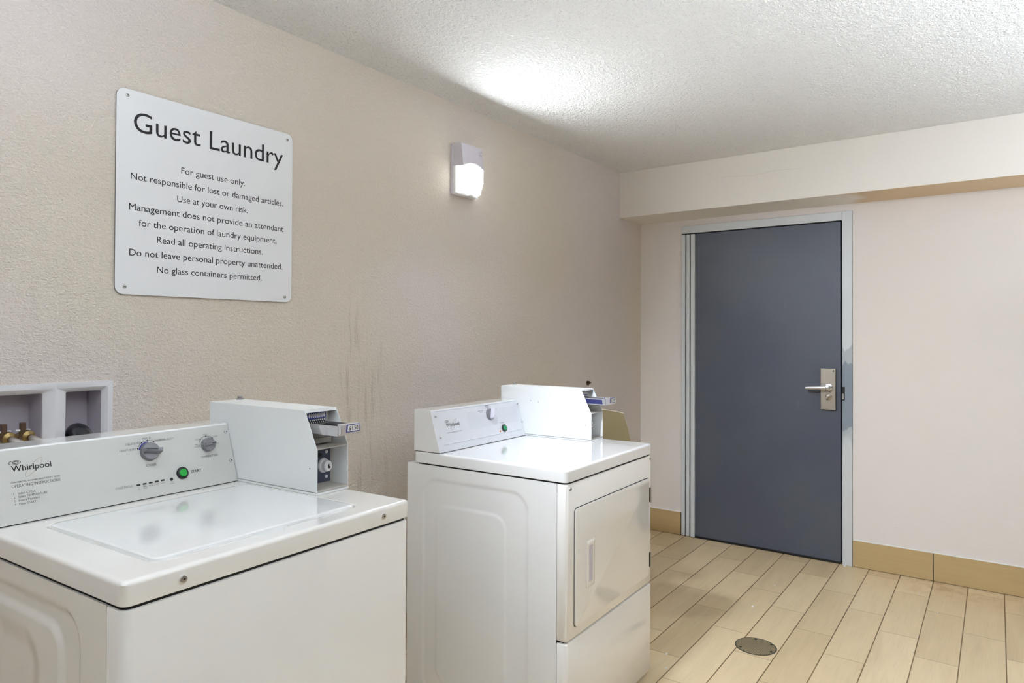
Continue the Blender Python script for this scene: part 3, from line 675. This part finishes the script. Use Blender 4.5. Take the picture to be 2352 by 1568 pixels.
def dryer():
    zt = .9133; W_, lip = .6806, .0408
    R = thing('tumble_dryer', 'white front-loading coin tumble dryer standing right of the washing machine', 'dryer', (1.8603, 1.129, 0), .0278)
    D_ = .648; DB = .680; zc = zt-lip-.005
    c = MB()
    E1 = [(.150, .600, zt-.095, .05, .060, .0022, .016), (.237, .54, zt-.182, .10, .05, -.0018, .014)]
    side_panel(c, .037, DB, .03, zc, E1, u=.001)
    side_panel(c, .037, DB, .03, zc, E1, 1, W_-.001)
    c.box(.004, W_-.004, DB-.002, DB, .03, zc); c.box(.02, W_-.02, .03, DB-.02, .015, .05, 1); c.box(.015, W_-.015, .02, D_, zc-.03, zc-.004, 1)
    c.box(.006, W_-.006, .030, .0375, .03, zc-.003, 1); c.box(.0035, W_-.0035, .037, DB, zc-.002, zc)
    c.build('cabinet', [M['enamel'], M['gap']], R)
    rc = MB(); lo = []
    for k in range(9):
        a = PI/2*k/8; lo.append([(x, DB-.002+.018*math.sin(a), z) for x, z in rr(.03+.05*(1-math.cos(a)), W_-.03-.05*(1-math.cos(a)), .10, zt-.085-.06*(1-math.cos(a)), .05, 6)])
    rc.loft(lo, True, True)
    rc.build('rear_cover', M['enamel'], R)
    g = MB(); g.loft([[(x, y, z) for x, y in rr(.005, W_-.005, .005, D_-.01, .018, 6)] for z in (zc-.008, zt-lip+.002)], True, True); g.build('shadow_gap', M['gap'], R)
    dk = deck(W_, D_, zt, lip); dk.build('top_deck', M['enamel'], R)
    def pan(z0, z1):
        m = MB(); r = .012
        sec = [(.001, .036), (.001, .0145)] + [(.001+.014*(1-math.cos(math.radians(q))), .0005+.014*(1-math.sin(math.radians(q)))) for q in range(15, 91, 15)]
        sec = sec + [(W_-x, y) for x, y in sec[::-1]]
        ins = lambda e: [((x+e if x < W_/2 else x-e), min(y+e, .036)) for x, y in sec]
        lv = [(z0, .006), (z0+.0012, .002), (z0+.005, 0), (z1-.005, 0), (z1-.0012, .002), (z1, .006)]
        m.loft([[(x, y, z) for x, y in ins(e)] for z, e in lv], True, True); return m
    zs = zt-.547
    pan(zs+.003, zc).build('front_panel', M['enamel_old'], R)
    pan(.022, zs-.003).build('lower_panel', M['enamel_old'], R)
    bk = MB(); bk.box(.012, W_-.012, .016, .034, zs-.01, zs+.01); bk.build('panel_joint', M['gap'], R)
    for x in (.06, W_-.06):
        for y in (.08, D_-.08): MB().lathe((x, y, 0), (0, 0, 1), [(.022, 0), (.022, .008), (.010, .010), (.010, .03)], 16).build('foot', M['black'], R)
    # door
    du0, du1, dz0, dz1 = .050, .644, zt-.511, zt-.131
    gp = MB(); GP = lambda e: [(x, z) for x, z in rr(du0-e, du1+e, dz0-e, dz1+e, .014+e, 6)]
    gp.loft([[(x, .002, z) for x, z in GP(.0022)], [(x, -.0003, z) for x, z in GP(.0022)]], True, True); gp.build('door_gap_fill', M['gap'], R)  # dark slab seen as the gap around the dryer door
    d = MB(); hu0, hu1, hz0, hz1 = .118, .1755, zt-.404, zt-.2515
    outer = lambda e, y: [(x, y, z) for x, z in rr(du0+e, du1-e, dz0+e, dz1-e, .014, 6)]
    d.loft([outer(0, .0025), outer(0, -.003), outer(.0012, -.0052), outer(.004, -.006)], True, True)
    Dr = d.build('door', M['enamel_old'], R)
    h = MB(); H = lambda e, y, r=.003: [(x, y, z) for x, z in rr(hu0+e, hu1-e, hz0+e, hz1-e, r, 3)]
    h.loft([H(0, -.006), H(0, -.0085), H(.0015, -.0095), H(.016, -.0095, .002), H(.0165, -.0070, .002)], False, True)
    h.box(hu0+.017, hu1-.017, -.0075, -.0068, hz0+.017, hz1-.017, 1)
    h.build('door_handle', [M['enamel_old'], M['pvc_back']], Dr)['label'] = 'recessed white pull handle'
    for z0, z1 in ((-.224, -.171), (-.477, -.424)):
        k = MB(); k.box(du1-.001, du1+.010, -.007, .003, zt+z0, zt+z1); k.lathe((du1+.006, -.007, zt+z0-.003), (0, 0, 1), [(.0035, 0), (.0035, z1-z0+.006)], 10, 1)
        k.build('hinge', [M['black'], M['steel']], Dr)
    for u, z, r in ((.022, -.062, .0065), (.660, -.059, .0045)):
        s = MB(); s.lathe((u, .0008, zt+z), (0, -1, 0), [(r, 0), (r*.9, .003), (r*.5, .0036)], 18, 0); s.disc((u, -.0030, zt+z), (1, 0, 0), (0, 0, 1), r*.4, n=8, mi=1)
        s.build('panel_screw', [M['steel'], M['black']], R)
    # console
    F = Frame(.5242, .5718, .1522, zt); w1 = .5659
    k = MB(); prof = [(F.c, zt+.002), (.5718, zt+.1522), (D_, zt+.1522), (D_, zt+.002)]
    k.prism([(0.001, v, z) for v, z in prof], (w1-.0025, 0, 0))
    k.box(.004, w1-.004, F.c+.004, D_-.002, zt-.0005, zt+.003, 1)
    C = k.build('console', [M['enamel'], M['gap']], R, bevel=.0012)
    C['label'] = 'sloped white control console'
    p = MB(); q = [F(.0015, .002), F(w1-.003, .002), F(w1-.003, F.len-.0025), F(.0015, F.len-.0025)]
    p.prism(q, F.n*.001)
    for s_ in (.1535, .0285): p.tube([F(.033+.0001, s_, .0006), F(.036, s_, .0012), F(.542, s_+.001, .0012), F(.546, s_+.001, .0006)], .0022, 12)
    for u in (.0275, .5485): p.tube([F(u, .04, .0004), F(u, .145, .0004)], .0010, 8)
    p.build('control_panel', mat('brushed_white_fascia', srgb(216, 218, 224), .36, .0, var=.02), C)
    t = MB(); O = lambda u, s: F(u, s, .0011)
    class FF:
        ex, ey, n = F.ex, F.ey, F.n
        def __call__(s, u, v): return O(u, v)
    logo(t, FF(), .0690, .1465, .0915, .0125, 0, 2)
    tx = lambda s, u, v, w, cap, mi=1, b=0, al='L': t.text(s, O(u, v), F.ex, F.ey, w, cap, mi, b, al)
    tx('COMMERCIAL DRYER HEAVY DUTY SERIES', .0640, .0665, .0870, .0030, 0, 0)
    tx('NORMAL', .3280, .1470, .0265, .0038, 0, 0); tx('MED TEMP', .3310, .1418, .0240, .0028)
    tx('HEAVY DUTY', .2750, .1290, .0390, .0038, 0, 0); tx('HIGH TEMP', .2860, .1238, .0210, .0028)
    tx('DELICATE', .3715, .1295, .0325, .0038, 0, 0); tx('LOW TEMP', .3800, .1242, .0210, .0028)
    tx('START', .4050, .0690, .0260, .0048, 1, 0); tx('POWER', .3900, .0470, None, .0022, 1, 0, 'C')
    ac, ar = (.3435, .1115), .0275
    for a in (155, 90, 25): t.disc(O(ac[0]+ar*math.cos(math.radians(a)), ac[1]+ar*math.sin(math.radians(a))), F.ex, F.ey, .0012, mi=0, n=10)
    for i in range(14):
        v = .0680+.0048*i
        if v < .0715: spans = ((.200, .400), (.435, .54))
        elif v > .088: spans = ((.200, .312), (.380, .543)) if v < .12 else ((.205, .268), (.410, .545))
        else: spans = ((.200, .541),)
        for a, b in spans: t.prism([O(a, v), O(b, v), O(b, v+.0006), O(a, v+.0006)], F.n*.0003, 3)
    t.build('lettering', [M['ink'], M['ink_grey'], M['ink_gold'], M['line_grey']], C)
    knob_cycle(F, .3480, .1120, .0222, math.radians(58), 0, .020, .027, False).build('cycle_knob', [M['knob'], M['knob_white'], M['black']], C, bevel=.001)
    bz = MB(); P = F(.4215, .0478, .001)
    bz.lathe(P, F.n, [(.0155, 0), (.0155, .003), (.0138, .0058), (.0105, .0062), (.0100, .004)], 36, 0)
    bz.lathe(P+F.n*.004, F.n, [(.0098, 0), (.0098, .0030), (.0088, .0040), (.004, .0042)], 32, 1)
    bz.build('start_button', [M['dkgreen'], M['green2']], C)['label'] = 'green start button in a dark ring'
    ld = MB(); ld.lathe(F(.391, .038, .001), F.n, [(.0038, 0), (.0034, .0015), (.0015, .0026)], 16); ld.build('indicator_light', M['orange'], C)['label'] = 'small orange indicator light'
    for u, v in ((.0205, .134), (.0210, .056), (.5565, .140), (.5595, .060)):
        sc = MB(); screw(sc, F(u, v, .001), F.n, .0050, 0); sc.disc(F(u+.001, v-.001, .0044), F.ex, F.ey, .0018, .0012, 10, 1)
        sc.build('panel_screw', [M['chrome'], M['black']], C)
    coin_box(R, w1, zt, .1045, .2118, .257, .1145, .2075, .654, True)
dryer()

# ------------------------------------------------------------------ notice sign
def sign():
    x0, x1, z0, z1 = .926, 1.526, 1.4545, 2.0555; y = YW
    R = thing('notice_sign', 'square white Guest Laundry notice sign screwed to the taupe wall', 'sign', ((x0+x1)/2, y, z0))
    ox, oz = (x0+x1)/2, z0
    m = MB(); L = lambda e, yy: [(x-ox, yy-y, z-oz) for x, z in rr(x0+e, x1-e, z0+e, z1-e, .024, 8)]
    m.loft([L(.0, y-.0005), L(0, y-.0055)], True, False, 1)
    m.loft([L(0, y-.0055), L(.0006, y-.0062)], False, True, 0)
    m.build('sign_panel', [M['sign'], M['sign_edge']], R)
    t = MB(); yf = -.0063
    def T(s, xa, xb, z, cap, bold=0): t.text(s, (xa-ox, yf, z-oz), (1, 0, 0), (0, 0, 1), xb-xa, cap, 0, bold)
    T('Guest Laundry', .974, 1.486, 1.9358, .0585, .0)
    for s, a, b, z in (('For guest use only.', 1.118, 1.338, 1.8385), ('Not responsible for lost or damaged articles.', .967, 1.488, 1.7935), ('Use at your own risk.', 1.106, 1.349, 1.7485),
                       ('Management does not provide an attendant', .963, 1.490, 1.7030), ('for the operation of laundry equipment.', .991, 1.462, 1.6585), ('Read all operating instructions.', 1.045, 1.408, 1.6145),
                       ('Do not leave personal property unattended.', .965, 1.487, 1.5695), ('No glass containers permitted.', 1.046, 1.404, 1.5245)):
        T(s, a, b, z, .0195)
    t.build('lettering', M['ink'], R)
    for x, z in ((.956, 2.036), (1.504, 2.033), (1.498, 1.473), (.953, 1.477)):
        s = MB(); s.lathe((x-ox, yf, z-oz), (0, -1, 0), [(.0055, 0), (.005, .0015), (.003, .0024)], 14, 0); s.disc((x-ox, yf-.0024, z-oz), (1, 0, 0), (0, 0, 1), .0016, n=8, mi=1)
        s.build('screw', [M['steel'], M['black']], R)
sign()

# ------------------------------------------------------------------ wall pack light
def wall_light():
    xa, xb = 2.395, 2.548; zb, ztop = 1.992, 2.224; dep = .082; arch = 2.120
    xc = (xa+xb)/2
    R = thing('wall_light', 'lit white wall pack lamp with grey cap above the dryer', 'wall lamp', (xc, YW, zb))
    P = lambda x, d, z: (x-xc, -d, z-zb)
    b = MB(); b.box(xa-.003-xc, xb+.003-xc, -.014, 0, 0, ztop-zb); b.build('back_plate', M['cap'], R, bevel=.002)
    # cap: arched lower edge across the front, straight on the sides
    c = MB(); n = 16; top, low = [], []
    def zl(t): return arch+.022*math.cos((t-.5)*PI)*1.0-.004
    fr_t, fr_b = [], []
    for i in range(n+1):
        t = i/n; x = xa+(xb-xa)*t; d = dep-.006*(2*t-1)**4
        fr_t.append(P(x, d-.012, ztop-.004)); fr_b.append(P(x, d, zl(t)))
    k = len(fr_t)
    c.add(fr_t+fr_b, [(i, i+1, k+i+1, k+i) for i in range(n)], 0)
    bt = [P(xa+(xb-xa)*i/n, .012, ztop) for i in range(n+1)]
    c.add(bt+fr_t, [(i, i+1, k+i+1, k+i) for i in range(n)], 0)
    for i in (0, n): c.add([bt[i], fr_t[i], fr_b[i], P(xa if i == 0 else xb, .012, arch)], [(0, 1, 2, 3)], 0)
    inner = [P(xa+.002+(xb-xa-.004)*i/n, .012, arch+.02) for i in range(n+1)]
    c.add(fr_b+inner, [(i, i+1, k+i+1, k+i) for i in range(n)], 0)
    o = c.build('cap', M['cap'], R)
    s = MB(); s.lathe(P(xb-.030, dep-.004, 2.188), (0, -1, 0), [(.006, 0), (.006, .003), (.003, .005)], 14); s.build('screw', M['chrome'], R)
    l = MB(); e = .003
    pr = [(.013, zb+.010), (.036, zb+.006), (.054, zb+.012), (dep-.0085, zb+.064), (dep-.0085, arch+.018), (.013, arch+.018)]
    l.prism([P(xa+e+.006, d, z) for d, z in pr], (xb-xa-2*e-.012, 0, 0))
    l.build('lens', M['lens'], R, bevel=.004, seg=2)['label'] = 'glowing white lens'
    for xs in (xa+e, xb-e-.0045):
        sd = MB(); sd.prism([(xs-xc, y, z) for x, y, z in [P(0, d, z) for d, z in pr]], (.0045, 0, 0)); sd.build('lens_side', M['lens_side'], R)
    B = bpy.data.lights.new('lamp_bulb', 'AREA'); B.shape = 'RECTANGLE'; B.size = .11; B.size_y = .12; B.energy = LIGHT_WALL; B.color = (.86, .93, 1.0)
    bo = bpy.data.objects.new('lamp_bulb', B); COL.objects.link(bo); bo.parent = R; bo.location = P(xc, dep+.001, arch-.045); bo.rotation_euler = (-PI/2+.22, 0, 0)
    fr = MB(); fr.box(xa-xc, xa+.010-xc, -.030, -.012, .004, arch-zb); fr.box(xb-.010-xc, xb-xc, -.030, -.012, .004, arch-zb)
    fr.box(xa-xc, xb-xc, -.040, -.012, -.002, .006); fr.box(xa+.07-xc, xa+.10-xc, -.056, -.03, -.004, .004)
    fr.build('lens_frame', M['white'], R, bevel=.0015)
wall_light()

def pendant_light(x, y, w, d, z0, z1, m, label):
    """open drum hung a little below the ceiling: lights the ceiling as well as the room"""
    R = thing('ceiling_light', label, 'ceiling lamp', (x, y, ZC))
    f = MB(); f.lathe((0, 0, 0), (0, 0, -1), [(.06, 0), (.06, .015), (.012, .02), (.012, ZC-z1)], 20); f.build('canopy', M['white'], R)
    l = MB(); L = lambda e, z: [(a, b, z-ZC) for a, b in rr(-w/2+e, w/2-e, -d/2+e, d/2-e, .05, 5)]
    l.loft([L(.012, z0), L(.002, z0+.006), L(0, z0+.015), L(0, z1-.015), L(.002, z1-.006), L(.012, z1)], True, True); l.build('diffuser', m, R)
pendant_light(.62, 1.205, .28, .28, 2.25, 2.34, M['diffuser_near'], 'square ceiling lamp above the washing machine')
def uplight(x, y, r, z, label):  # unseen fill lamp, added to throw light onto the ceiling
    """opaque white bowl on a floor stand, open at the top: all of its light goes to the ceiling first"""
    R = thing('added_uplight', label, 'fill lamp', (x, y, 0))
    f = MB(); f.lathe((0, 0, 0), (0, 0, 1), [(.15, 0), (.15, .015), (.016, .03), (.014, z-.09)], 24); f.build('stand', M['white'], R)
    b = MB(); n = 40; prof = [(.02, -.10), (r*.6, -.085), (r*.9, -.05), (r, 0), (r-.012, 0), (r*.88, -.045), (r*.58, -.078), (.018, -.09)]
    b.loft([[(q*math.cos(2*PI*i/n), q*math.sin(2*PI*i/n), z+h) for i in range(n)] for q, h in prof], True, True); b.build('bowl', M['white'], R)
    l = MB(); l.loft([[(q*math.cos(2*PI*i/n), q*math.sin(2*PI*i/n), z-.04+h) for i in range(n)] for q, h in ((r*.82, 0), (r*.82, .012))], True, True); l.build('diffuser', M['diffuser_fill'], R)
uplight(-.7, -.5, .24, 1.75, 'added white bowl uplight in the rear of the room')
uplight(-.55, .95, .14, 1.6, 'added white bowl uplight by the left wall')
uplight(1.5, -.8, .24, 1.6, 'added white bowl uplight in the middle of the right side')
uplight(3.0, -.95, .155, 1.25, 'added white bowl uplight near the back wall')
def spot_head(x, y, z, target):
    R = thing('spotlight', 'white adjustable ceiling spotlight added out of view to cast the dryer shadow', 'ceiling lamp', (x, y, ZC))
    a = (Vector(target)-Vector((x, y, z))).normalized(); p = Vector((0, 0, z-ZC))
    f = MB(); f.lathe((0, 0, 0), (0, 0, -1), [(.05, 0), (.05, .012), (.010, .016), (.010, ZC-z-.02)], 20); f.build('mount', M['white'], R)
    h = MB(); h.lathe(p-a*.11, a, [(.03, 0), (.055, .02), (.07, .10), (.07, .12), (.064, .12), (.060, .06), (.02, .03)], 28); h.build('lamp_shade', M['white'], R)
    L = bpy.data.lights.new('spot_bulb', 'SPOT'); L.energy = LIGHT_SPOT; L.color = (.82, .89, 1.0); L.spot_size = math.radians(90); L.spot_blend = 1.0; L.shadow_soft_size = .055
    o = bpy.data.objects.new('spot_bulb', L); COL.objects.link(o); o.parent = R
    o.location = p+a*.03; o.rotation_euler = a.to_track_quat('-Z', 'Y').to_euler()
spot_head(1.10, 1.21, 2.24, (3.7, .10, .15))

# ------------------------------------------------------------------ laundry outlet box, valves and hoses
def outlet_box():
    xa, xb, za, zb, xm = .596, .924, .954, 1.2065, .778
    R = thing('laundry_outlet_box', 'white plastic laundry outlet box set into the wall behind the washing machine', 'outlet box', ((xa+xb)/2, YW, za))
    ox, oz = (xa+xb)/2, za
    P = lambda x, y, z: (x-ox, y-YW, z-oz)
    m = MB()
    def L(r, y, a0, a1, c0, c1): return [P(x, y, z) for x, z in rr(a0, a1, c0, c1, r, 3)]
    # outer flange edge
    m.loft([L(.003, YW, xa, xb, za, zb), L(.003, YW-.006, xa, xb, za, zb)], False, False)
    for a, b in ((xa, xm), (xm, xb)):
        ia, ib = (a+.028 if a == xa else a+.030), (b-.026 if b == xb else b-.027)
        fa, fb = (a+.013 if a == xa else a), (b-.013 if b == xb else b)
        lo = [L(.0025, YW-.006, a, b, za, zb), L(.003, YW-.006, fa, fb, za+.012, zb-.015), L(.003, YW+.004, ia-.002, ib+.002, za+.024, zb-.0245), L(.004, YW+.008, ia, ib, za+.026, zb-.027)]
        m.loft(lo, False, False)
        m.loft([lo[-1], L(.004, YW+.085, ia+.004, ib-.004, za+.03, zb-.030)], False, True, 1)
    m.build('box_frame', [M['pvc'], M['pvc_back']], R)
    for i, vx in enumerate((.672, .715)):
        v = MB(); y = YW+.030; z = 1.070-.006*0
        v.lathe(P(vx, y+.03, z-.006), (0, -1, 0), [(.010, 0), (.010, .03)], 16); v.lathe(P(vx, y, z-.024), (0, 0, 1), [(.012, 0), (.0125, .02), (.009, .026), (.009, .034)], 16)
        a = Vector((.10, -1, -.12)).normalized()
        v.lathe(P(vx+.002, y-.010, z), a, [(.0125, 0), (.0165, .004), (.0165, .020), (.012, .024), (.0085, .026), (.0080, .036)], 24)
        V = v.build('water_valve', M['brass'], R); V['label'] = 'brass water valve'
        h = MB(); h.box(vx-.0065-ox, vx+.0065-ox, y-YW-.006, y-YW+.008, z+.010-oz, z+.034-oz); h.box(vx-.017-ox, vx+.017-ox, y-YW-.003, y-YW+.004, z+.011-oz, z+.016-oz, 1)
        h.build('valve_handle', [M['handle_brown'], M['pvc']], V, bevel=.002)
        p0 = Vector((vx+.002, y-.010, z)) + a*.034
        pts = [p0, p0+a*.015, p0+Vector((.016, -.034, -.014)), p0+Vector((.030, -.052, -.050)), p0+Vector((.034, -.060, -.12)), p0+Vector((.034, -.06, -.40)), p0+Vector((.034, -.06, -.75))]
        H = MB(); H.tube(smooth_pts(pts, 5), .0082, 14)
        tag(H.build('supply_hose', M['braid']), ('steel braided water hose on the left valve of the outlet box', 'steel braided water hose on the right valve of the outlet box')[i], 'hose', 'braided supply hoses')
    d = MB(); x = .838
    pts = [(x, YW+.05, .986), (x, YW+.05, 1.01), (x, YW+.046, 1.04), (x, YW+.025, 1.066), (x, YW-.006, 1.070), (x, YW-.036, 1.056), (x, YW-.052, 1.02), (x, YW-.056, .96), (x, YW-.056, .40)]
    d.tube(smooth_pts(pts, 6), .0215, 20)
    tag(d.build('drain_hose', M['hose']), 'glossy black drain hose bent into the right bay of the outlet box', 'hose')
def smooth_pts(p, n):
    P = [Vector(q) for q in p]; out = []
    for i in range(len(P)-1):
        a, b, c, d = P[max(i-1, 0)], P[i], P[i+1], P[min(i+2, len(P)-1)]
        for k in range(n):
            t = k/n; out.append(.5*((2*b)+(c-a)*t+(2*a-5*b+4*c-d)*t*t+(3*b-a-3*c+d)*t**3))
    return out+[P[-1]]
outlet_box()

# ------------------------------------------------------------------ swing-top bin behind the dryer
def trash_can():
    cx, cy = 2.995, 1.635; face = math.atan2(-cy, -cx)         # its front looks toward the room
    R = thing('trash_can', 'taupe hooded trash can half hidden behind the dryer', 'trash can', (cx, cy, 0), face+PI/2)
    # local: x right, front at -y
    b = MB(); hw, hd = .165, .12
    def sq(w, d, z, r=.03): return [(x, y, z) for x, y in rr(-w, w, -d, d, r, 5)]
    b.loft([sq(.125, .09, 0), sq(.128, .092, .01), sq(.165, .118, .70), sq(.172, .124, .705), sq(.172, .124, .73), sq(.165, .118, .732)], True, True)
    b.build('bin_body', M['bin'], R)
    # hood: arched section swept front to back, with a raised rim round the flap
    def arch(e, y, dz=0):
        pts = [(-.168+e, .732), (-.158+e, .80), (-.138+e, .90), (-.116+e*.9, .972-e*.6)]
        top = [(-.116+e*.9+(.232-1.8*e)*i/12, .972-e*.6+.016*math.sin(PI*i/12)) for i in range(1, 12)]
        return [(x, y, z+dz) for x, z in pts+top+[(-x, z) for x, z in pts[::-1]]]
    h = MB()
    h.loft([arch(.006, -.108), arch(.0, -.117), arch(0, -.10, .001), arch(.012, -.04, .003), arch(.03, .03, .002), arch(.06, .10, -.02)], False, True)
    h.loft([arch(.006, -.108), arch(.0062, -.095)], False, False)
    h.build('hood', M['bin'], R)
    f = MB(); f.loft([arch(.0012, -.1195), arch(.0012, -.112)], True, True); f.build('swing_flap', M['flap'], R)['label'] = 'olive brown swing flap'
trash_can()

# ------------------------------------------------------------------ floor drain and paint flakes
def drain():
    c = (3.035, .887, 0); R = thing('floor_drain', 'round metal floor drain cover set in the tiles', 'drain', c)
    m = MB(); m.lathe((0, 0, 0), (0, 0, 1), [(.086, .0002), (.086, .0016), (.083, .0022), (.081, .0014)], 48); m.build('rim', mat('drain_rim', srgb(96, 92, 78), .6, .4, var=.2), R)
    g = MB(); g.lathe((0, 0, 0), (0, 0, 1), [(.080, .0004), (.080, .0024), (.077, .0030)], 48); g.build('grate', M['drain'], R)
    for x, y in ((.066, .02), (-.05, .05), (-.02, -.07), (.05, -.052)): MB().disc((x, y, .003), (1, 0, 0), (0, 1, 0), .006, n=12).build('screw_hole', M['black'], R)
drain()
def flakes():
    spots = [(3.83, 1.02, .010), (3.47, 1.03, .012), (2.74, 1.17, .010), (2.62, 1.12, .010), (4.40, .775, .014), (4.16, .41, .008), (3.93, .28, .006), (3.57, .33, .006), (3.38, .33, .006), (4.17, .38, .007)]
    for x, y, r in spots:
        m = MB(); n = 9; lo = []
        for i in range(n):
            q = 2*PI*i/n; k = r*random.uniform(.45, 1.0); lo.append((k*math.cos(q), .6*k*math.sin(q), .0008))
        m.loft([lo, [(a*.8, b*.8, .0030) for a, b, _ in lo]], True, True)
        o = m.build('paint_flake', M['white']); o.location = (x, y, 0)
        tag(o, 'small white paint flake lying on the wood-look floor tiles', 'paint flake', 'paint flakes on the floor')
flakes()
